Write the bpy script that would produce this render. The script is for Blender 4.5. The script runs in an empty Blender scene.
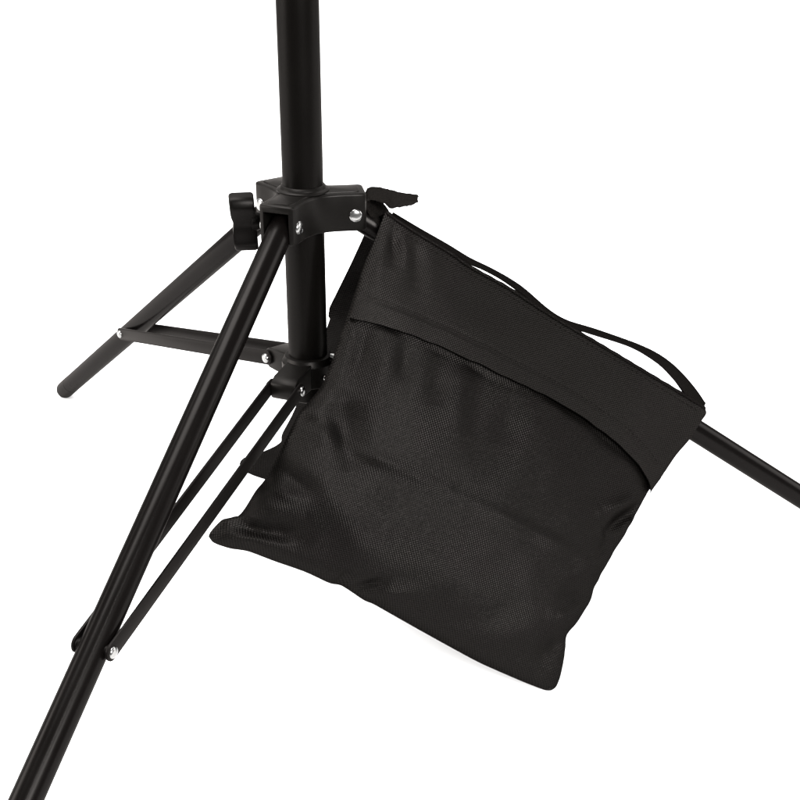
import bpy, bmesh, math, random
from mathutils import Vector, Matrix, noise
random.seed(7)
scene = bpy.context.scene
COL = scene.collection

# ------------------------------------------------------------------ camera
F_PX = 1274.64                       # focal length in pixels of an 800 px frame
FLOOR = 0.26664                      # height of the leg pivots above the floor
CAM = Vector((0.0, -0.77475, 0.22777 + FLOOR))
RIGHT = Vector((0.99703058, -0.07698148, 0.00196675))
DOWN = Vector((-0.03009392, -0.41301808, -0.91022548))
FWD = Vector((0.0708828, 0.90746345, -0.41410834))

def ray(x, y):
    return FWD + RIGHT * ((x - 400) / F_PX) + DOWN * ((y - 400) / F_PX)

def at_depth(x, y, Y):
    d = ray(x, y)
    return CAM + d * ((Y - CAM.y) / d.y)

cam_data = bpy.data.cameras.new('camera')
cam = bpy.data.objects.new('camera', cam_data)
COL.objects.link(cam)
up, back = -DOWN, -FWD
cam.matrix_world = Matrix(((RIGHT.x, up.x, back.x, CAM.x), (RIGHT.y, up.y, back.y, CAM.y),
                           (RIGHT.z, up.z, back.z, CAM.z), (0, 0, 0, 1)))
cam_data.sensor_width = 36
cam_data.lens = 36 * F_PX / 800
cam_data.clip_start = 0.02
cam_data.clip_end = 100
scene.camera = cam

# ------------------------------------------------------------------ materials
def new_mat(name):
    m = bpy.data.materials.new(name)
    m.use_nodes = True
    nt = m.node_tree
    return m, nt, nt.nodes['Principled BSDF']

def link(nt, a, b):
    nt.links.new(a, b)

def math_node(nt, op, a, b=None):
    n = nt.nodes.new('ShaderNodeMath')
    n.operation = op
    for i, v in enumerate((a, b)):
        if v is None:
            continue
        if isinstance(v, (int, float)):
            n.inputs[i].default_value = v
        else:
            nt.links.new(v, n.inputs[i])
    return n.outputs[0]

def coated(name, col, rough, spec, grain=900, bump=0.08, vary=0.12):
    """black powder coat or moulded plastic with a fine grain"""
    m, nt, b = new_mat(name)
    tc = nt.nodes.new('ShaderNodeTexCoord')
    n1 = nt.nodes.new('ShaderNodeTexNoise')
    n1.inputs['Scale'].default_value = grain
    n1.inputs['Detail'].default_value = 3
    link(nt, tc.outputs['Object'], n1.inputs['Vector'])
    n2 = nt.nodes.new('ShaderNodeTexNoise')
    n2.inputs['Scale'].default_value = 34
    n2.inputs['Detail'].default_value = 4
    link(nt, tc.outputs['Object'], n2.inputs['Vector'])
    r = nt.nodes.new('ShaderNodeMapRange')
    r.inputs['To Min'].default_value = rough - vary
    r.inputs['To Max'].default_value = rough + vary
    link(nt, n2.outputs['Fac'], r.inputs['Value'])
    bp = nt.nodes.new('ShaderNodeBump')
    bp.inputs['Strength'].default_value = bump
    bp.inputs['Distance'].default_value = 0.0002
    link(nt, n1.outputs['Fac'], bp.inputs['Height'])
    nt.nodes.remove(b)
    # dull absorbing coat: diffuse black under a rough Fresnel gloss of limited strength
    di = nt.nodes.new('ShaderNodeBsdfDiffuse')
    di.inputs['Color'].default_value = (*col, 1)
    gl = nt.nodes.new('ShaderNodeBsdfGlossy')
    gl.inputs['Color'].default_value = (1, 0.94, 0.90, 1)
    link(nt, r.outputs['Result'], gl.inputs['Roughness'])
    fr = nt.nodes.new('ShaderNodeFresnel')
    fr.inputs['IOR'].default_value = 1.5
    for q in (di, gl, fr):
        link(nt, bp.outputs['Normal'], q.inputs['Normal'])
    mx = nt.nodes.new('ShaderNodeMixShader')
    link(nt, math_node(nt, 'MULTIPLY', fr.outputs['Fac'], spec), mx.inputs['Fac'])
    link(nt, di.outputs[0], mx.inputs[1])
    link(nt, gl.outputs[0], mx.inputs[2])
    link(nt, mx.outputs[0], nt.nodes['Material Output'].inputs['Surface'])
    return m

M_TUBE = coated('black_coated_tube', (0.0016, 0.0013, 0.0012), 0.25, 0.125, 700, 0.015, 0.06)
M_POLE = coated('black_satin_pole', (0.0013, 0.0011, 0.00095), 0.33, 0.115, 700, 0.05, 0.05)
M_BRACE = coated('black_coated_strip', (0.0016, 0.0013, 0.0012), 0.42, 0.14, 900, 0.1, 0.06)
M_PLASTIC = coated('black_moulded_plastic', (0.0016, 0.0014, 0.0012), 0.38, 0.19, 1300, 0.16, 0.06)
M_KNOB = coated('black_knob_plastic', (0.0013, 0.0011, 0.001), 0.38, 0.13, 1300, 0.12, 0.06)
M_RUBBER = coated('black_rubber', (0.005, 0.0047, 0.0044), 0.6, 0.2, 900, 0.15, 0.08)

def silver_mat():
    m, nt, b = new_mat('silver_rivet_metal')
    tc = nt.nodes.new('ShaderNodeTexCoord')
    n = nt.nodes.new('ShaderNodeTexNoise')
    n.inputs['Scale'].default_value = 420
    link(nt, tc.outputs['Object'], n.inputs['Vector'])
    bp = nt.nodes.new('ShaderNodeBump')
    bp.inputs['Strength'].default_value = 0.25
    bp.inputs['Distance'].default_value = 0.0003
    link(nt, n.outputs['Fac'], bp.inputs['Height'])
    link(nt, bp.outputs['Normal'], b.inputs['Normal'])
    b.inputs['Base Color'].default_value = (0.24, 0.236, 0.23, 1)
    b.inputs['Metallic'].default_value = 1
    b.inputs['Roughness'].default_value = 0.22
    return m
M_SILVER = silver_mat()

def woven(name, pitch_u, pitch_v, dark, light, bump, spec=0.10, rough=0.42, skew=0.0, sheen=0.0):
    """basket weave of shiny nylon threads, laid out in metres along the cloth"""
    m, nt, b = new_mat(name)
    uv = nt.nodes.new('ShaderNodeUVMap')
    uv.uv_map = 'cloth'
    sep = nt.nodes.new('ShaderNodeSeparateXYZ')
    link(nt, uv.outputs['UV'], sep.inputs[0])
    u, v = sep.outputs['X'], sep.outputs['Y']
    if skew:
        v = math_node(nt, 'ADD', v, math_node(nt, 'MULTIPLY', sep.outputs['X'], skew))
    su = math_node(nt, 'SINE', math_node(nt, 'MULTIPLY', u, 2 * math.pi / pitch_u))
    sv = math_node(nt, 'SINE', math_node(nt, 'MULTIPLY', v, 2 * math.pi / pitch_v))
    prod = math_node(nt, 'MULTIPLY', su, sv)
    h = math_node(nt, 'ADD', math_node(nt, 'MULTIPLY', prod, 0.5), 0.5)
    # uneven threads
    fine = nt.nodes.new('ShaderNodeTexNoise')
    fine.inputs['Scale'].default_value = 900
    fine.inputs['Detail'].default_value = 1
    link(nt, uv.outputs['UV'], fine.inputs['Vector'])
    h2 = math_node(nt, 'ADD', h, math_node(nt, 'MULTIPLY', fine.outputs['Fac'], 0.6))
    ramp = nt.nodes.new('ShaderNodeValToRGB')
    ramp.color_ramp.elements[0].position = 0.25
    ramp.color_ramp.elements[0].color = (*dark, 1)
    ramp.color_ramp.elements[1].position = 1.25 / 1.6
    ramp.color_ramp.elements[1].color = (*light, 1)
    link(nt, math_node(nt, 'DIVIDE', h2, 1.3), ramp.inputs['Fac'])
    bp = nt.nodes.new('ShaderNodeBump')
    bp.inputs['Strength'].default_value = bump
    bp.inputs['Distance'].default_value = 0.0004
    link(nt, h2, bp.inputs['Height'])
    nt.nodes.remove(b)
    di = nt.nodes.new('ShaderNodeBsdfDiffuse')
    link(nt, ramp.outputs['Color'], di.inputs['Color'])
    gl = nt.nodes.new('ShaderNodeBsdfGlossy')          # the sheen of the nylon threads
    gl.inputs['Color'].default_value = (1, 0.92, 0.872, 1)
    gl.inputs['Roughness'].default_value = rough
    for q in (di, gl):
        link(nt, bp.outputs['Normal'], q.inputs['Normal'])
    mx = nt.nodes.new('ShaderNodeMixShader')
    # threads on top of the weave shine, the gaps between them do not
    shine = math_node(nt, 'MULTIPLY', math_node(nt, 'ADD', math_node(nt, 'MULTIPLY', h2, 0.8), 0.3), spec)
    link(nt, shine, mx.inputs['Fac'])
    link(nt, di.outputs[0], mx.inputs[1])
    link(nt, gl.outputs[0], mx.inputs[2])
    link(nt, mx.outputs[0], nt.nodes['Material Output'].inputs['Surface'])
    return m

M_NYLON = woven('black_woven_nylon', 0.0021, 0.0021, (0.0003, 0.00026, 0.00023), (0.0014, 0.0012, 0.00105), 0.6, 0.0066, 0.38)
M_FLAP = woven('black_woven_nylon_flap', 0.0020, 0.0020, (0.0003, 0.00026, 0.00023), (0.0015, 0.0013, 0.0011), 0.55, 0.0080, 0.44)
M_WEB = woven('black_webbing', 0.0030, 0.0022, (0.0006, 0.0005, 0.0004), (0.0018, 0.0015, 0.0013), 0.6, 0.004, 0.45)
M_FUZZ = woven('black_hook_tape', 0.0016, 0.0016, (0.0008, 0.0007, 0.0006), (0.0050, 0.0044, 0.0039), 1.0, 0.004, 0.7)
M_THREAD = coated('black_thread', (0.0038, 0.0033, 0.0029), 0.6, 0.08)

def paper():
    m, nt, b = new_mat('white_paper')
    tc = nt.nodes.new('ShaderNodeTexCoord')
    n = nt.nodes.new('ShaderNodeTexNoise')
    n.inputs['Scale'].default_value = 260
    n.inputs['Detail'].default_value = 4
    link(nt, tc.outputs['Object'], n.inputs['Vector'])
    bp = nt.nodes.new('ShaderNodeBump')
    bp.inputs['Strength'].default_value = 0.04
    bp.inputs['Distance'].default_value = 0.0005
    link(nt, n.outputs['Fac'], bp.inputs['Height'])
    link(nt, bp.outputs['Normal'], b.inputs['Normal'])
    b.inputs['Base Color'].default_value = (0.86, 0.86, 0.86, 1)
    b.inputs['Roughness'].default_value = 0.9
    b.inputs['Specular IOR Level'].default_value = 0.1
    return m
M_PAPER = paper()

# ------------------------------------------------------------------ helpers
def obj(name, bm, mat, parent=None, smooth=True, recalc=True):
    if recalc:
        bmesh.ops.recalc_face_normals(bm, faces=bm.faces[:])
    me = bpy.data.meshes.new(name)
    bm.to_mesh(me)
    bm.free()
    me.materials.append(mat)
    for p in me.polygons:
        p.use_smooth = smooth
    if smooth:
        me.set_sharp_from_angle(angle=math.radians(38))
    o = bpy.data.objects.new(name, me)
    COL.objects.link(o)
    if parent:
        o.parent = parent
    return o

def frame(d, hint=Vector((0, 0, 1))):
    d = d.normalized()
    x = hint.cross(d)
    if x.length < 1e-4:
        x = Vector((1, 0, 0)).cross(d)
    x.normalize()
    return x, d.cross(x), d

def tube(bm, rings, d0=None, seg=40, cap=True):
    """rings: list of (point, radius) along a straight axis"""
    d = (rings[-1][0] - rings[0][0]) if d0 is None else d0
    x, y, _ = frame(d)
    prev = None
    first = None
    for p, r in rings:
        ring = [bm.verts.new(p + (x * math.cos(a) + y * math.sin(a)) * r)
                for a in (2 * math.pi * i / seg for i in range(seg))]
        if prev:
            for i in range(seg):
                bm.faces.new((prev[i], prev[(i + 1) % seg], ring[(i + 1) % seg], ring[i]))
        else:
            first = ring
        prev = ring
    if cap:
        bm.faces.new(first[::-1])
        bm.faces.new(prev)

def dome_rings(c, d, r, h, n=7):
    """rings of a dome of height h at c pointing along d"""
    out = []
    for i in range(n):
        t = i / (n - 1) * math.pi / 2 * 0.96
        out.append((c + d * (h * math.sin(t)), r * math.cos(t)))
    return out

def rivet(name, c, d, r, h, parent, rim=0.0006):
    bm = bmesh.new()
    d = d.normalized()
    tube(bm, [(c - d * 0.002, r * 0.98), (c + d * rim * 0.4, r), (c + d * rim, r * 0.97)] +
         [(p, q) for p, q in dome_rings(c + d * rim, d, r * 0.95, h)][1:], d0=d, seg=28)
    return obj(name, bm, M_SILVER, parent)

def ngon_prism(bm, pts, vec, bevel=0.0, segs=3):
    """closed polygon (list of Vector) pushed along vec, edges of both caps bevelled"""
    b2 = bmesh.new()
    a = [b2.verts.new(p) for p in pts]
    b = [b2.verts.new(p + vec) for p in pts]
    n = len(pts)
    f1 = b2.faces.new(a[::-1])
    f2 = b2.faces.new(b)
    for i in range(n):
        b2.faces.new((a[i], a[(i + 1) % n], b[(i + 1) % n], b[i]))
    bmesh.ops.recalc_face_normals(b2, faces=b2.faces[:])
    if bevel:
        edges = list({e for f in (f1, f2) for e in f.edges})
        bmesh.ops.bevel(b2, geom=edges, offset=bevel, segments=segs, profile=0.5, affect='EDGES')
    me = bpy.data.meshes.new('tmp')
    b2.to_mesh(me)
    b2.free()
    bm.from_mesh(me)
    bpy.data.meshes.remove(me)

def box_pts(c, ax, ay, hx, hy):
    return [c + ax * hx * sx + ay * hy * sy for sx, sy in ((-1, -1), (1, -1), (1, 1), (-1, 1))]

def boolean_cut(o, cutters):
    for c in cutters:
        md = o.modifiers.new('cut', 'BOOLEAN')
        md.operation = 'DIFFERENCE'
        md.solver = 'EXACT'
        md.object = c
    dg = bpy.context.evaluated_depsgraph_get()
    me = bpy.data.meshes.new_from_object(o.evaluated_get(dg))
    o.modifiers.clear()
    old = o.data
    o.data = me
    bpy.data.meshes.remove(old)
    for c in cutters:
        m = c.data
        bpy.data.objects.remove(c)
        bpy.data.meshes.remove(m)
    for p in o.data.polygons:
        p.use_smooth = True
    o.data.set_sharp_from_angle(angle=math.radians(30))

# ------------------------------------------------------------------ setting: seamless white sweep
bm = bmesh.new()
prof = [(y, 0.0) for y in (-0.52, 0, 1, 2, 3, 4.2)]
for i in range(1, 13):
    a = i / 12 * math.pi / 2
    prof.append((4.2 + 1.6 * math.sin(a), 1.6 - 1.6 * math.cos(a)))
prof.append((5.8, 4.0))
cols = []
for x in (-9, -4.5, 0, 4.5, 9):
    cols.append([bm.verts.new((x, y, z)) for y, z in prof])
for i in range(len(cols) - 1):
    for j in range(len(prof) - 1):
        bm.faces.new((cols[i][j], cols[i + 1][j], cols[i + 1][j + 1], cols[i][j + 1]))
floor = obj('floor', bm, M_PAPER, recalc=False)
floor['kind'] = 'structure'
floor['label'] = 'seamless white paper floor sweeping up behind the stand'

# ------------------------------------------------------------------ light stand
Z = Vector((0, 0, 1))
def H(z):                             # height relative to the pivots -> world
    return z + FLOOR
PHI = math.radians(-115.998)
ALPHA = math.radians(55.2056)
R_HUB = 0.03525
LEG_R = 0.008
LEG_L = 0.45325
S_BRACE = 0.2685
COLLAR_Z = H(-0.1015)
LUG_R = 0.0335

stand = bpy.data.objects.new('light_stand', None)
COL.objects.link(stand)
stand.empty_display_size = 0.05
stand['label'] = 'black metal tripod light stand with silver rivets, standing on the white floor'
stand['category'] = 'light stand'

def radial(k):
    a = PHI + k * 2 * math.pi / 3
    u = Vector((math.cos(a), math.sin(a), 0))
    v = Vector((-u.y, u.x, 0))
    return u, v

# centre pole
bm = bmesh.new()
PR = 0.01265
zs = [(H(-0.122), PR * 0.7), (H(-0.1212), PR * 0.9), (H(-0.120), PR), (H(-0.05), PR), (H(0.1), PR), (H(0.62), PR)]
tube(bm, [(Vector((0, 0, z)), r) for z, r in zs], seg=72)
obj('centre_pole', bm, M_POLE, stand)

# legs
HZ = H(0.0)
for k in range(3):
    u, v = radial(k)
    p0 = Vector((0, 0, HZ)) + u * R_HUB
    d = u * math.sin(ALPHA) - Z * math.cos(ALPHA)
    bm = bmesh.new()
    st = p0 - d * 0.0105
    tube(bm, [(st, LEG_R * 0.8), (st + d * 0.0008, LEG_R * 0.95), (st + d * 0.002, LEG_R),
              (p0 + d * 0.1, LEG_R), (p0 + d * 0.25, LEG_R), (p0 + d * (LEG_L - 0.02), LEG_R)], seg=56)
    leg = obj('leg', bm, M_TUBE, stand)
    bm = bmesh.new()
    e = p0 + d * LEG_L
    tube(bm, [(e - d * 0.0202, LEG_R + 0.00008), (e - d * 0.012, LEG_R + 0.00008), (e, LEG_R)] +
         dome_rings(e, d, LEG_R, LEG_R, 10)[1:], seg=56)
    obj('rubber_foot', bm, M_TUBE, leg)

# hub: three forked lobes with concave sides
HT, HB = H(0.0187), H(-0.0052)
RE, HW = 0.0382, 0.0119
def hub_outline(inset=0.0, re=RE, hw=HW, depth=0.0074):
    pts = []
    for k in range(3):
        u, v = radial(k)
        u2, v2 = radial((k + 1) % 3)
        a = u * (re - inset) - v * (hw - inset)
        b = u * (re - inset) + v * (hw - inset)
        # rounded end corners
        c = 0.0030
        for base, dv, order in ((a, 1, 0), (b, -1, 1)):
            q = [base + (v * dv * c), base + (v * dv * c * 0.3 - u * c * 0.3), base - u * c]
            pts += q[::-1] if order == 0 else q
        # straight cheek then concave sweep to the next lobe
        s = b - u * 0.0095
        e = u2 * (re - inset - 0.0095) - v2 * (hw - inset)
        pts.append(s)
        mid = (s + e) / 2
        inward = -mid.normalized()
        n = 12
        for i in range(1, n):
            t = i / n
            pts.append(s.lerp(e, t) + inward * (depth * math.sin(math.pi * t)))
        pts.append(e)
    return pts
bm = bmesh.new()
ngon_prism(bm, [Vector((p.x, p.y, HB)) for p in hub_outline()], Z * (HT - HB), 0.0015, 4)
hub = obj('hub', bm, M_PLASTIC, stand)
cutters = []
for k in range(3):
    u, v = radial(k)
    cb = bmesh.new()
    c = u * 0.036 + Z * 0
    ngon_prism(cb, [Vector((p.x, p.y, HB - 0.01)) for p in box_pts(c, u, v, 0.0145, 0.0084)], Z * (HT - HB + 0.01 - 0.0042))
    cutters.append(obj('cutter', cb, M_PLASTIC, smooth=False))
cb = bmesh.new()
tube(cb, [(Vector((0, 0, HB - 0.01)), 0.0126), (Vector((0, 0, HT + 0.01)), 0.0126)], seg=72)
cutters.append(obj('cutter', cb, M_PLASTIC, smooth=False))
# a shallow groove a little inside the top edge, as moulded
boolean_cut(hub, cutters)
bm = bmesh.new()
ngon_prism(bm, [Vector((p.x, p.y, HT - 0.001)) for p in hub_outline(0.0036, depth=0.0062)], Z * 0.0017, 0.0006, 2)
obj('top_plate', bm, M_PLASTIC, hub)
bm = bmesh.new()
tube(bm, [(Vector((0, 0, HT + 0.0005)), 0.0164), (Vector((0, 0, HT + 0.0014)), 0.0164), (Vector((0, 0, HT + 0.0019)), 0.0158),
          (Vector((0, 0, HT + 0.0023)), 0.0146), (Vector((0, 0, HT + 0.0040)), 0.0136), (Vector((0, 0, HT + 0.0043)), 0.0131)], seg=72)
obj('collar_ring', bm, M_PLASTIC, hub)
for k in range(3):
    u, v = radial(k)
    for sg in (1, -1):
        c = u * 0.0312 + v * sg * (HW - 0.0002) + Z * H(0.0049)
        rivet('rivet', c, v * sg, 0.0043, 0.0014, hub)

# thumb knob on the side between the front and rear lobes
ka = Vector((math.cos(math.radians(-176)), math.sin(math.radians(-176)), 0))
kt = Vector((-ka.y, ka.x, 0))                    # horizontal across
KZ = H(0.0004)
bm = bmesh.new()
prof2 = []
N = 64
tilt = math.radians(-14)
for i in range(N):
    a = 2 * math.pi * i / N
    # butterfly outline: tall, pinched at the waist
    s = math.sin(a)
    yv = 0.0184 * math.copysign(abs(s) ** 0.8, s)
    w = 0.0032 + 0.0052 * min(1.0, (abs(yv) / 0.0125) ** 1.5)
    xv = math.copysign(abs(math.cos(a)) ** 0.55, math.cos(a)) * w
    X = xv * math.cos(tilt) - yv * math.sin(tilt)
    Y = xv * math.sin(tilt) + yv * math.cos(tilt)
    prof2.append((X, Y, yv))
def knob_sec(r, sc, lean):
    out = []
    for X, Y, yv in prof2:
        rr = r + lean * yv
        if r > 0.036:                    # dished where the finger grips cross the waist
            rr -= 0.0010 * math.exp(-(yv / 0.0042) ** 2)
        out.append(ka * rr + kt * X * sc + Z * (KZ + Y * sc))
    return out
secs = [knob_sec(0.0298, 0.93, 0.05), knob_sec(0.0304, 1.00, 0.05), knob_sec(0.0316, 1.03, 0.05), knob_sec(0.0426, 1.03, 0.07),
        knob_sec(0.0442, 1.00, 0.07), knob_sec(0.0449, 0.93, 0.07)]
prev = None
for q in secs:
    ring = [bm.verts.new(p) for p in q]
    if prev:
        for i in range(N):
            bm.faces.new((prev[i], prev[(i + 1) % N], ring[(i + 1) % N], ring[i]))
    else:
        bm.faces.new(ring[::-1])
    prev = ring
bm.faces.new(prev)
knob = obj('tightening_knob', bm, M_KNOB, stand)
bm = bmesh.new()
kc = Z * KZ
tube(bm, [(kc + ka * 0.0325, 0.0062), (kc + ka * 0.0295, 0.0058), (kc + ka * 0.0262, 0.0046), (kc + ka * 0.0258, 0.0040)], seg=36)
obj('knob_neck', bm, M_KNOB, knob)
bm = bmesh.new()
tube(bm, [(kc + ka * 0.0275, 0.0028), (kc + ka * 0.016, 0.0028)], seg=24)
obj('screw', bm, M_SILVER, knob)

# lower sliding collar with three lugs
bm = bmesh.new()
zt, zb = COLLAR_Z + 0.0075, COLLAR_Z - 0.0075
tube(bm, [(Z * zb, 0.0165), (Z * (zb + 0.0006), 0.0172), (Z * (zt - 0.0006), 0.0172), (Z * zt, 0.0165), (Z * (zt + 0.0035), 0.0152),
          (Z * (zt + 0.004), 0.0138)], seg=64)
collar = obj('lower_collar', bm, M_PLASTIC, stand)
for k in range(3):
    u, v = radial(k)
    bm = bmesh.new()
    r1 = LUG_R + 0.0048
    pts = []
    prof3 = [(0.012, -0.0078), (r1 - 0.004, -0.0078), (r1 - 0.001, -0.0060), (r1, -0.003), (r1, 0.003), (r1 - 0.001, 0.0045), (r1 - 0.006, 0.0072), (0.012, 0.0094)]
    pts = [u * a + Z * (COLLAR_Z + b) - v * 0.0088 for a, b in prof3]
    ngon_prism(bm, pts, v * 0.0176, 0.0008, 2)
    obj('lug', bm, M_PLASTIC, collar)
    for sg in (1, -1):
        c = u * LUG_R + v * sg * 0.0118 + Z * COLLAR_Z
        rivet('rivet', c, v * sg, 0.0033, 0.0012, collar)
for ang, zz in ((-52, -0.0005), (-15, 0.0105)):
    a = math.radians(ang)
    dd = Vector((math.cos(a), math.sin(a), 0))
    rivet('screw', dd * 0.0172 + Z * (COLLAR_Z + zz), dd, 0.0019, 0.0009, collar)

# braces: a pair of flat strips from each lug to its leg
def strip(bm, a, b, side, w, t):
    d = (b - a).normalized()
    n = side.normalized()
    y = d.cross(n).normalized()
    pts = []
    hw = w / 2
    for c, sgn in ((a, -1), (b, 1)):
        for i in range(9):
            th = -math.pi / 2 + math.pi * i / 8
            pts.append(c + d * sgn * hw * 0.95 * math.cos(th) + y * hw * math.sin(th) * (1 if sgn > 0 else -1))
    ngon_prism(bm, [p - n * t / 2 for p in pts], n * t, 0.0004, 2)
for k in range(3):
    u, v = radial(k)
    p0 = Vector((0, 0, HZ)) + u * R_HUB
    d = u * math.sin(ALPHA) - Z * math.cos(ALPHA)
    for sg in (1, -1):
        a = u * LUG_R + v * sg * 0.0102 + Z * COLLAR_Z
        b = p0 + d * S_BRACE + v * sg * 0.0102
        bm = bmesh.new()
        strip(bm, a, b, v, 0.0100, 0.0016)
        br = obj('brace', bm, M_BRACE, stand)
        rivet('rivet', b + v * sg * 0.0008, v * sg, 0.0033, 0.0012, br)
    # spacer pin through the leg
    bm = bmesh.new()
    c = p0 + d * S_BRACE
    tube(bm, [(c - v * 0.0094, 0.0032), (c + v * 0.0094, 0.0032)], seg=20)
    obj('pivot_pin', bm, M_BRACE, stand)

# ------------------------------------------------------------------ sandbag
bag = bpy.data.objects.new('sandbag', None)
COL.objects.link(bag)
bag.empty_display_size = 0.05
bag['label'] = 'black woven nylon saddle sandbag with a webbing handle, draped over a leg of the stand'
bag['category'] = 'sandbag'

def catmull(pts, n):
    """n+1 points evenly spaced along a smooth curve through pts"""
    P = [Vector((p[0], p[1], 0)) for p in pts]
    dense = []
    for i in range(len(P) - 1):
        p0 = P[max(i - 1, 0)]
        p1, p2 = P[i], P[i + 1]
        p3 = P[min(i + 2, len(P) - 1)]
        for s in range(16):
            t = s / 16
            # centripetal-ish: plain Catmull-Rom with light tension
            m1, m2 = (p2 - p0) * 0.42, (p3 - p1) * 0.42
            t2, t3 = t * t, t * t * t
            dense.append(p1 * (2 * t3 - 3 * t2 + 1) + m1 * (t3 - 2 * t2 + t) + p2 * (-2 * t3 + 3 * t2) + m2 * (t3 - t2))
    dense.append(P[-1])
    L = [0]
    for i in range(1, len(dense)):
        L.append(L[-1] + (dense[i] - dense[i - 1]).length)
    out, j = [], 0
    for i in range(n + 1):
        s = L[-1] * i / n
        while j < len(L) - 2 and L[j + 1] < s:
            j += 1
        t = (s - L[j]) / max(L[j + 1] - L[j], 1e-9)
        out.append(dense[j].lerp(dense[j + 1], min(max(t, 0), 1)))
    return out

class Patch:
    """cloth sheet: four traced seams, each corner at its own distance"""
    def __init__(self, top, right, bottom, left, depths, sag=0.0, n=176):
        self.n = n
        self.T, self.B = catmull(top, n), catmull(bottom, n)
        self.L, self.R = catmull(left, n), catmull(right, n)
        self.Y = depths                       # TL, TR, BL, BR
        self.sag = sag
    @staticmethod
    def calm(curve, n):
        """the same seam with its small kinks ironed out (ends kept)"""
        c = [p.copy() for p in curve]
        for _ in range(n * 5):
            c = [c[0]] + [(c[k - 1] + c[k] * 2 + c[k + 1]) / 4 for k in range(1, n)] + [c[-1]]
        return c
    def px(self, i, j):
        n = self.n
        if not hasattr(self, 'soft'):
            self.soft = [self.calm(c, n) for c in (self.T, self.B, self.L, self.R)]
        u, v = i / n, j / n
        T, B, L, R = self.soft
        p = (T[i] * (1 - v) + B[i] * v + L[j] * (1 - u) + R[j] * u
             - (T[0] * (1 - u) * (1 - v) + T[n] * u * (1 - v) + B[0] * (1 - u) * v + B[n] * u * v))
        # the traced kinks live only near the seam they belong to
        def near_seam(s):
            return math.exp(-(s / 0.055) ** 2)
        p = p + (self.T[i] - T[i]) * near_seam(v) + (self.B[i] - B[i]) * near_seam(1 - v)
        p = p + (self.L[j] - L[j]) * near_seam(u) + (self.R[j] - R[j]) * near_seam(1 - u)
        return p
    def base(self, i, j):
        p = self.px(i, j)
        u, v = i / self.n, j / self.n
        a, b, c, d = self.Y
        Y = (a * (1 - u) + b * u) * (1 - v) + (c * (1 - u) + d * u) * v
        Y -= self.sag * math.sin(math.pi * v) * (0.4 + 0.6 * math.sin(math.pi * u))
        return at_depth(p.x, p.y, Y)
    def build(self):
        n = self.n
        self.P = [[self.base(i, j) for j in range(n + 1)] for i in range(n + 1)]
        self.PX = [[self.px(i, j) for j in range(n + 1)] for i in range(n + 1)]
        self.N = []
        for i in range(n + 1):
            row = []
            for j in range(n + 1):
                du = self.P[min(i + 1, n)][j] - self.P[max(i - 1, 0)][j]
                dv = self.P[i][min(j + 1, n)] - self.P[i][max(j - 1, 0)]
                nn = dv.cross(du)
                nn = nn.normalized() if nn.length > 1e-12 else Vector((0, -1, 0.3)).normalized()
                if nn.y > 0 and nn.z < 0:
                    nn = -nn
                row.append(nn)
            self.N.append(row)
        # soften the normals so folds do not tear at the corners
        return self

def seg_dist(p, a, b):
    ab = b - a
    t = max(0, min(1, (p - a).dot(ab) / ab.length_squared))
    return (p - (a + ab * t)).length, t

def folds(px, lst):
    h = 0.0
    for (x1, y1, x2, y2, w, amp) in lst:
        a, b = Vector((x1, y1, 0)), Vector((x2, y2, 0))
        dd, t = seg_dist(px, a, b)
        if dd < w * 3:
            h += amp * math.exp(-(dd / w) ** 2) * (0.35 + 0.65 * math.sin(math.pi * min(max(t, 0.0), 1.0)))
    return h

def sheet_object(name, rows, uvs, mat, parent, closed=None):
    """rows[i][j] front points; closed = back rows of the same size"""
    bm = bmesh.new()
    uvl = bm.loops.layers.uv.new('cloth')
    ni, nj = len(rows), len(rows[0])
    fv = [[bm.verts.new(p) for p in r] for r in rows]
    uvd = {}
    for i in range(ni):
        for j in range(nj):
            uvd[fv[i][j]] = uvs[i][j]
    faces = []
    def quad(a, b, c, d):
        q = []
        for x in (a, b, c, d):
            if x not in q:
                q.append(x)
        if len(q) > 2:
            try:
                bm.faces.new(q)
            except ValueError:
                pass
    for i in range(ni - 1):
        for j in range(nj - 1):
            quad(fv[i][j], fv[i][j + 1], fv[i + 1][j + 1], fv[i + 1][j])
    if closed:
        rows2, weld = closed
        bv = []
        for i in range(ni):
            r = []
            for j in range(nj):
                if weld and (i in (0, ni - 1) or j in (0, nj - 1)):
                    r.append(fv[i][j])
                else:
                    w = bm.verts.new(rows2[i][j])
                    uvd[w] = uvs[i][j]
                    r.append(w)
            bv.append(r)
        for i in range(ni - 1):
            for j in range(nj - 1):
                quad(bv[i][j], bv[i + 1][j], bv[i + 1][j + 1], bv[i][j + 1])
        if not weld:
            for i in range(ni - 1):
                quad(fv[i][0], fv[i + 1][0], bv[i + 1][0], bv[i][0])
                quad(fv[i][nj - 1], bv[i][nj - 1], bv[i + 1][nj - 1], fv[i + 1][nj - 1])
            for j in range(nj - 1):
                quad(fv[0][j], bv[0][j], bv[0][j + 1], fv[0][j + 1])
                quad(fv[ni - 1][j], fv[ni - 1][j + 1], bv[ni - 1][j + 1], bv[ni - 1][j])
    for f in bm.faces:
        for l in f.loops:
            l[uvl].uv = uvd[l.vert]
    return obj(name, bm, mat, parent)

W_BAG, H_BAG = 0.262, 0.232

def prof_v(v):
    # nearly flat by the top seam, fullest low down where the sand sits
    return (v ** 0.95) * ((1 - v) ** 0.42) * 1.72
def prof_u(u):
    return min(1.0, (max(4 * u * (1 - u), 0)) ** 0.5)

def bulge(u, v, px, T):
    h = T * prof_u(u) * prof_v(v)
    return h

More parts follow.
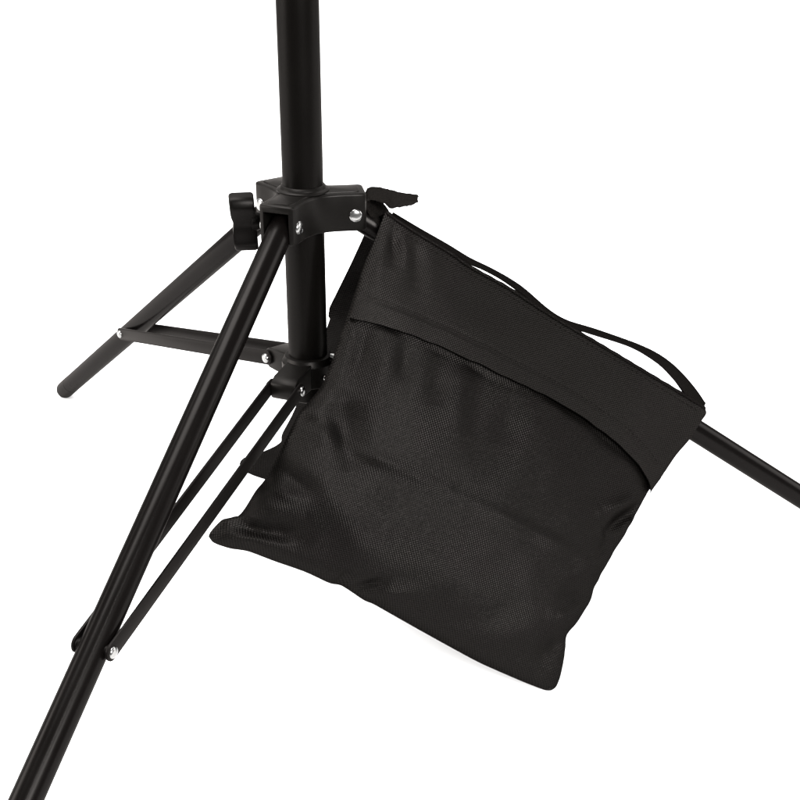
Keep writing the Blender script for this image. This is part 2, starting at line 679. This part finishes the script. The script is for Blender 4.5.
def soft_noise(px, s, amp, seed=0.0):
    return amp * noise.noise(Vector((px.x / s, px.y / s, seed)))

# traced seams of the near pouch (top from hub to far corner, then round)
TOP = [(385, 212), (392, 217), (398, 221.5), (419, 235), (449, 253), (470, 267.5), (506, 287.5), (536, 307), (565, 325), (605, 348.5), (645, 372.5), (686, 397), (704.5, 409)]
RIGHT_E = [(704.5, 409), (705.5, 414), (700, 422), (688, 440), (674, 456), (660, 476), (648, 492), (641, 505), (636, 514), (625, 533.5), (607.5, 561.5), (594, 587),
           (590, 600), (578, 621), (566.5, 636), (564.5, 656), (560.5, 676), (556, 687), (551, 690.5)]
BOTTOM = [(208.5, 536.5), (214, 543), (230, 548.5), (248, 551.5), (275, 561.5), (305, 572), (329, 583), (342, 586), (363.5, 600), (374, 604.5), (398, 618), (422, 631.5),
          (450, 647), (478, 662), (499, 671.5), (523.5, 682), (544.5, 690), (551, 690.5)]
LEFT_E = [(385, 212), (374, 241), (365, 262), (356, 289), (346.5, 319), (340, 337), (335, 352.5), (330, 366), (322, 385), (311, 399), (299, 413), (287, 437), (275, 461), (264.5, 480),
          (255.5, 491), (245, 508), (237, 516.5), (222.5, 519.5), (211, 531), (208.5, 536.5)]
near = Patch(TOP, RIGHT_E, BOTTOM, LEFT_E, (-0.008, 0.003, -0.112, -0.138), sag=0.012).build()
n = near.n

FLAP_EDGE = [(347, 319), (359, 322), (374, 326.5), (401, 337), (425, 347.5), (455, 362.5), (485, 378), (515, 391.5), (541, 403.5), (562, 416), (590, 434.5),
             (611, 450.5), (628.5, 465), (639, 478.5), (647.5, 495)]
edge = catmull(FLAP_EDGE, 120)
for _ in range(60):
    edge = [edge[0]] + [(edge[k - 1] + edge[k] * 2 + edge[k + 1]) / 4 for k in range(1, 120)] + [edge[-1]]
# where the flap hem crosses the cloth sheet
uv_edge = []
for q in edge:
    best = None
    for i in range(0, n + 1):
        for j in range(0, n // 2):
            dd = (near.PX[i][j] - q).length_squared
            if best is None or dd < best[0]:
                best = (dd, i / n, j / n)
    uv_edge.append((best[1], best[2]))
def v_flap(u):
    acc = wsum = 0
    for a, b in uv_edge:
        w = math.exp(-((a - u) / 0.018) ** 2)
        acc += b * w
        wsum += w
    if wsum < 1e-6:
        return min(uv_edge, key=lambda e: abs(e[0] - u))[1]
    return acc / wsum
VF = [v_flap(i / n) for i in range(n + 1)]

FOLDS = [
    (350, 450, 437, 492, 6, 0.0009), (437, 492, 576, 560, 6, 0.0008), (352, 458, 440, 501, 9, -0.0004),
    (340, 404, 350, 472, 17, -0.0036), (312, 420, 336, 452, 11, 0.0012),
    (228, 523, 262, 532, 7, -0.0032), (258, 532, 300, 534, 10, -0.0022), (222, 534, 285, 548, 7, 0.0020), (250, 505, 305, 512, 12, 0.0022),
    (340, 592, 376, 579, 5, -0.0032), (352, 600, 400, 590, 9, 0.0016),
    (646, 500, 600, 532, 7, -0.0052), (650, 512, 624, 528, 5, 0.0020), (632, 500, 590, 512, 8, 0.0030), (620, 535, 590, 552, 8, -0.0026), (606, 560, 560, 575, 10, 0.0014),
    (436, 362, 424, 412, 15, -0.0015), (472, 380, 455, 440, 17, -0.0012), (452, 370, 446, 430, 12, 0.0009), (505, 398, 492, 450, 17, -0.0010),
    (362, 330, 352, 380, 9, -0.0020), (384, 338, 372, 400, 11, 0.0014), (404, 345, 396, 390, 9, -0.0014),
    (592, 600, 560, 596, 8, -0.0026), (578, 622, 545, 616, 9, 0.0016), (566, 640, 540, 650, 8, -0.0020),
    (300, 470, 380, 560, 22, 0.0014), (420, 560, 520, 640, 26, 0.0012), (296, 420, 316, 424, 6, -0.0016), (470, 620, 520, 600, 16, -0.0010),
    (280, 470, 310, 490, 9, -0.0014), (270, 490, 300, 500, 7, 0.0012),
]
FLAP_FOLDS = [(395, 226, 390, 262, 6, -0.0020), (405, 232, 402, 264, 5, 0.0010), (420, 240, 410, 284, 7, -0.0014), (378, 240, 372, 300, 7, 0.0008), (436, 262, 420, 296, 8, 0.0008),
              (560, 345, 540, 390, 18, -0.0008), (640, 385, 610, 430, 16, 0.0008), (676, 410, 640, 470, 10, -0.0008), (690, 420, 655, 478, 6, 0.0006)]

def edge_fade(u, v, w=0.06):
    def st(x):
        x = max(0.0, min(1.0, x))
        return x * x * (3 - 2 * x)
    return st(u / w) * st((1 - u) / w) * st(v / w) * st((1 - v) / w)

def near_h(i, j):
    u, v = i / n, j / n
    px = near.PX[i][j]
    h = bulge(u, v, px, 0.034)
    below = min(1.0, max(0.0, (v - VF[i]) / 0.02 + 0.25))
    ef = edge_fade(u, v, 0.09)
    h += 1.9 * folds(px, FOLDS) * below * (0.35 + 0.65 * ef) * edge_fade(u, v, 0.02)
    h += (soft_noise(px, 64, 0.0026, 3.1) + soft_noise(px, 26, 0.0005, 8.2)) * ef * below
    # the cloth lies flatter where the flap covers it
    t = max(0.0, min(1.0, (VF[i] - v - 0.012) / 0.05))
    h -= 0.0042 * t * t * (3 - 2 * t) * min(1.0, min(u, 1 - u) / 0.03) * min(1.0, v / 0.05)
    # puckers running in from the sewn side and bottom seams
    e = min(u, 1 - u, 1 - v)
    if e < 0.1:
        s = px.y if min(u, 1 - u) < 1 - v else px.x
        h += 0.0006 * math.sin(s / 3.4 + 2 * noise.noise(Vector((s / 17, 0, 0)))) * math.exp(-(e / 0.022) ** 2) * min(1, e / 0.008)
    return h

front = [[near.P[i][j] + near.N[i][j] * near_h(i, j) for j in range(n + 1)] for i in range(n + 1)]
rear = [[near.P[i][j] - near.N[i][j] * bulge(i / n, j / n, None, 0.012) for j in range(n + 1)] for i in range(n + 1)]
for row in (front, rear):
    for r in row:
        for p in r:
            if p.z < 0.002:
                p.z = 0.002
uvs = [[(i / n * W_BAG, j / n * H_BAG) for j in range(n + 1)] for i in range(n + 1)]
pouch = sheet_object('pouch', front, uvs, M_NYLON, bag, closed=(rear, True))
pouch['label'] = 'near pouch, full of sand and creased'

# flap
nf = 56
frows, brows, fuv = [], [], []
def sheet_at(i, vf):
    t = vf * n
    j = min(int(t), n - 1)
    f = t - j
    P = near.P[i][j].lerp(near.P[i][j + 1], f)
    N = near.N[i][j].lerp(near.N[i][j + 1], f).normalized()
    px = near.PX[i][j].lerp(near.PX[i][j + 1], f)
    return P, N, px
for i in range(n + 1):
    a, b, c = [], [], []
    u = i / n
    for j in range(nf + 1):
        w = j / nf
        v = VF[i] * w
        P, N, px = sheet_at(i, v)
        h = bulge(u, v, px, 0.034) + 0.0008 + 0.0017 * w ** 1.2
        h += 0.0008 * (1 - prof_u(u)) * w
        ef = min(1.0, min(u, 1 - u) / 0.03)
        h += (1.6 * folds(px, FLAP_FOLDS) + soft_noise(px, 60, 0.0016, 5.5) + soft_noise(px, 26, 0.0004, 1.5)) * ef * min(1, w / 0.2)
        # hem: a doubled band along the free edge, with two rows of stitching pressed in
        lift = 0.0004 / (1 + math.exp(-(w - 0.80) / 0.006)) - 0.0004 * math.exp(-((w - 0.80) / 0.010) ** 2) - 0.0003 * math.exp(-((w - 0.76) / 0.010) ** 2)
        h += lift
        a.append(P + N * h)
        b.append(P + N * (h - 0.0013))
        c.append((u * W_BAG, v * H_BAG))
    frows.append(a)
    brows.append(b)
    fuv.append(c)
sheet_object('flap', frows, fuv, M_FLAP, pouch, closed=(brows, False))

# stitching: short threads along the top seam and along the hem of the flap
def stitches(name, pts_normals, parent, length=0.0026, gap=0.0012, r=0.00024):
    bm = bmesh.new()
    acc = 0.0
    L = [0.0]
    for k in range(1, len(pts_normals)):
        L.append(L[-1] + (pts_normals[k][0] - pts_normals[k - 1][0]).length)
    def at(s):
        for k in range(1, len(L)):
            if L[k] >= s:
                t = (s - L[k - 1]) / max(L[k] - L[k - 1], 1e-9)
                return pts_normals[k - 1][0].lerp(pts_normals[k][0], t), pts_normals[k - 1][1]
        return pts_normals[-1]
    s = 0.003
    while s + length < L[-1] - 0.003:
        a, na = at(s)
        m, nm = at(s + length / 2)
        b, nb = at(s + length)
        d = (b - a).normalized()
        tube(bm, [(a - na * 0.0002, r * 0.5), (a.lerp(m, 0.4) + na * 0.0002, r), (m + nm * 0.0003, r), (b.lerp(m, 0.4) + nb * 0.0002, r), (b - nb * 0.0002, r * 0.5)], d0=d, seg=7)
        s += length + gap
    return obj(name, bm, M_THREAD, parent)
js = 4
stitches('stitching', [(frows[i][js], near.N[i][js]) for i in range(2, n - 1)], pouch)
js2 = 43
stitches('stitching', [(frows[i][js2] + near.N[i][10] * 0.0, near.N[i][10]) for i in range(3, n - 2)], pouch, r=0.00012)

# piped seam along the top edge of the pouch
bm = bmesh.new()
uvl = bm.loops.layers.uv.new('cloth')
prev = None
seg = 10
pr = 0.0013
made = []
for i in range(0, n + 1):
    c = frows[i][0]
    d = (frows[min(i + 1, n)][0] - frows[max(i - 1, 0)][0]).normalized()
    x, y, _ = frame(d)
    rr = pr * (1 + 0.10 * math.sin(i * 0.9) + 0.08 * noise.noise(Vector((i * 0.3, 0, 0)))) * (0.5 if i in (0, n) else 1)
    ring = [bm.verts.new(c + (x * math.cos(q) + y * math.sin(q)) * rr) for q in (2 * math.pi * k / seg for k in range(seg))]
    if prev:
        for k in range(seg):
            f = bm.faces.new((prev[k], prev[(k + 1) % seg], ring[(k + 1) % seg], ring[k]))
            for l in f.loops:
                l[uvl].uv = (i / n * W_BAG, k / seg * 0.012)
    else:
        bm.faces.new(ring[::-1])
    prev = ring
bm.faces.new(prev)
obj('piping', bm, M_WEB, pouch)

# far pouch on the other side of the leg
FT = [(366, 232), (440, 275), (520, 322), (600, 370), (676, 414)]
FR = [(676, 414), (655, 440), (630, 465), (600, 485), (560, 497)]
FB = [(239.5, 464), (244, 471), (264, 479), (320, 492), (400, 500), (480, 502), (560, 497)]
FL = [(366, 232), (360, 246), (350, 268), (338, 293), (328, 314), (330, 317.5), (327, 327), (318, 350), (305, 385), (292, 415), (282, 434), (280.5, 443), (268, 450), (250, 455.5), (242, 459), (239.5, 464)]
far = Patch(FT, FR, FB, FL, (0.016, 0.034, 0.095, 0.085), sag=-0.006, n=72).build()
m_ = far.n
def far_h(i, j):
    px = far.PX[i][j]
    return soft_noise(px, 30, 0.002, 2.2) * edge_fade(i / m_, j / m_, 0.05)
f1 = [[far.P[i][j] + far.N[i][j] * (bulge(i / m_, j / m_, None, 0.008) + far_h(i, j)) for j in range(m_ + 1)] for i in range(m_ + 1)]
f2 = [[far.P[i][j] - far.N[i][j] * (bulge(i / m_, j / m_, None, 0.026) + far_h(i, j)) for j in range(m_ + 1)] for i in range(m_ + 1)]
for row in (f1, f2):
    for r in row:
        for p in r:
            if p.z < 0.002:
                p.z = 0.002
uv2 = [[(i / m_ * W_BAG, j / m_ * H_BAG) for j in range(m_ + 1)] for i in range(m_ + 1)]
fpouch = sheet_object('pouch', f1, uv2, M_NYLON, bag, closed=(f2, True))
fpouch['label'] = 'far pouch, mostly hidden behind the near one'
# its flap hem, seen as a step in the side edge
a_, b_, c_ = [], [], []
for i in range(m_ + 1):
    ra, rb, rc = [], [], []
    for j in range(0, 25):
        P, N = far.P[i][j], far.N[i][j]
        h = bulge(i / m_, j / m_, None, 0.026) + 0.0015 + 0.002 * j / 24
        ra.append(P - N * (h + 0.0013))
        rb.append(P - N * h)
        rc.append(uv2[i][j])
    a_.append(ra)
    b_.append(rb)
    c_.append(rc)
sheet_object('flap', a_, c_, M_FLAP, fpouch, closed=(b_, False))

# saddle: the cloth bridge over the leg, joining both pouches
sa, sb, sc = [], [], []
ns = 14
for i in range(n + 1):
    P0 = frows[i][0] + Vector((0, 0.001, -0.001))
    k = i / n * m_
    k0 = min(int(k), m_ - 1)
    P1 = far.P[k0][0].lerp(far.P[k0 + 1][0], k - k0)
    ra, rb, rc = [], [], []
    for j in range(ns + 1):
        t = j / ns
        q = P0.lerp(P1, t) + Vector((0, 0, 0.002 * math.sin(math.pi * t)))
        ra.append(q)
        rb.append(q - Vector((0, 0.0003, 0.0014)))
        rc.append((i / n * W_BAG, t * 0.03))
    sa.append(ra)
    sb.append(rb)
    sc.append(rc)
sheet_object('saddle', sa, sc, M_NYLON, bag, closed=(sb, False))

# webbing: near edge and far edge traced, real width kept
def ribbon(name, near_px, far_px, Yn, width, mat, parent, thick=0.0014, nn=90, waves=0.0):
    A, B = catmull(near_px, nn), catmull(far_px, nn)
    rows, back_rows, uvr = [], [], []
    s = 0
    lastp = None
    NW = 20 if waves else 8
    for i in range(nn + 1):
        t = i / nn
        Y = Yn(t)
        a = at_depth(A[i].x, A[i].y, Y)
        d = ray(B[i].x, B[i].y).normalized()
        w = width(t) if callable(width) else width
        # point on the far edge's ray at the ribbon's width from a (the farther of the two)
        oc = CAM - a
        bq = oc.dot(d)
        disc = bq * bq - (oc.length_squared - w * w)
        b = CAM + d * (-bq + math.sqrt(max(disc, 0)))
        if lastp is not None:
            s += (a - lastp).length
        lastp = a
        rows.append((a, b, s))
    # ease the far edge so the strap does not kink
    bs = [r[1] for r in rows]
    for _ in range(10):
        bs = [bs[0]] + [(bs[k - 1] + bs[k] * 2 + bs[k + 1]) / 4 for k in range(1, nn)] + [bs[-1]]
    fr, br_, uu = [], [], []
    for i in range(nn + 1):
        a, s = rows[i][0], rows[i][2]
        b = bs[i]
        t0 = rows[max(i - 1, 0)][0]
        t1 = rows[min(i + 1, nn)][0]
        nrm = (t1 - t0).cross(b - a)
        nrm = nrm.normalized() if nrm.length > 1e-12 else Vector((0, 0, 1))
        if nrm.z < 0:
            nrm = -nrm
        ra, rb, rc = [], [], []
        for j in range(NW + 1):
            q = a.lerp(b, j / NW) + nrm * (0.0008 * math.sin(math.pi * j / NW))
            edge_t = thick * (0.75 if j in (0, NW) else 1.0)
            ra.append(q + nrm * edge_t / 2)
            rb.append(q - nrm * edge_t / 2)
            rc.append((s, j / NW * 0.025))
        if waves:
            for q in (ra, rb):
                for j in range(NW + 1):
                    q[j] = q[j] + noise.noise_vector(q[j] * 900) * waves + noise.noise_vector(q[j] * 350) * waves * 1.5
        fr.append(ra)
        br_.append(rb)
        uu.append(rc)
    return sheet_object(name, fr, uu, mat, parent, closed=(br_, False))

H_NEAR = [(391, 216), (419, 232.5), (449, 250), (467, 262.5), (482, 269), (500, 278.5), (520, 292.5), (541, 310), (565.5, 325), (590, 333.5), (611, 340), (628.5, 346), (642.5, 353), (660, 365), (674, 379.5),
          (684, 393), (694, 403), (704, 407)]
H_FAR = [(392.5, 213), (420, 229.5), (449.5, 246), (470, 259), (486, 266), (502, 274.5), (524, 288), (542, 305), (563, 320), (587, 326.5), (607.5, 333.5), (628.5, 341), (646, 347.5), (663.5, 357), (677.5, 368.5),
         (691.5, 384), (700, 395), (705.5, 404)]
ribbon('handle', H_NEAR, H_FAR, lambda t: -0.006 + 0.010 * t, lambda t: 0.020, M_WEB, bag)

# loose hook-tape tab by the hub: up out of the corner seam, then out to the right
TAB_N = [(381, 227), (373, 218), (367, 208), (366.5, 201), (371, 199), (378, 200), (385, 203), (391, 207.5), (398, 206.5), (406, 205), (413, 203.5), (417.5, 201)]
TAB_F = [(390, 214), (383, 204), (370, 195), (366.5, 191), (370, 188), (376, 187.5), (384, 189), (392, 191), (400, 193), (408, 194.5), (414, 195), (418.3, 195.2)]
ribbon('hook_tape_tab', TAB_N, TAB_F, lambda t: -0.004, 0.024, M_FUZZ, bag, thick=0.0018, nn=160, waves=0.00026)

# ------------------------------------------------------------------ light: studio softboxes and added fill lamps
def area(name, loc, target, sx, sy, power, col=(1, 1, 1), along=None):
    l = bpy.data.lights.new(name, 'AREA')
    l.shape = 'RECTANGLE'
    l.size, l.size_y = sx, sy
    l.energy = power
    l.color = col
    o = bpy.data.objects.new(name, l)
    COL.objects.link(o)
    o.location = loc
    o.rotation_euler = (Vector(target) - Vector(loc)).to_track_quat('-Z', 'Y').to_euler()
    if along:                          # turn the long side of the box along a direction
        zz = (Vector(loc) - Vector(target)).normalized()
        yy = Vector(along)
        yy = (yy - zz * yy.dot(zz)).normalized()
        xx = yy.cross(zz)
        o.rotation_euler = Matrix((xx, yy, zz)).transposed().to_euler()
    return o
area('overhead_softbox', (-0.6, 0.05, 2.4), (0, 0.1, 0), 1.6, 1.2, 105)
area('strip_softbox', (0.38, -1.34, 1.44), (-0.127, -0.26, 0.09), 0.045, 0.8, 9, along=(-0.36, -0.74, -0.57))
area('side_shadow_fill', (-2.4, -0.2, 0.9), (0.1, 0.0, 0.0), 1.8, 1.3, 98, (1, 0.98, 0.96))  # added low on the left to lift the shadow under the bag
area('right_shadow_fill', (2.5, 0.2, 0.9), (0.1, 0.0, 0.0), 1.4, 1.2, 36)  # weaker added lamp, lifts the shadow to the right of the bag
area('front_softbox', (0.72, -1.8, 1.12), (0.08, -0.05, 0.15), 1.0, 0.8, 100)
area('backdrop_fill', (0.0, 2.6, 3.4), (0, 2.6, 0.0), 9.0, 2.4, 235)  # wide lamp added to keep the far floor and sweep white

w = bpy.data.worlds.new('World')
scene.world = w
w.use_nodes = True
bg = w.node_tree.nodes['Background']
bg.inputs['Color'].default_value = (1, 1, 1, 1)
bg.inputs['Strength'].default_value = 0.38

scene.view_settings.view_transform = 'Standard'
scene.view_settings.look = 'None'
scene.view_settings.exposure = 0
scene.view_settings.gamma = 1
scene.cycles.max_bounces = 8
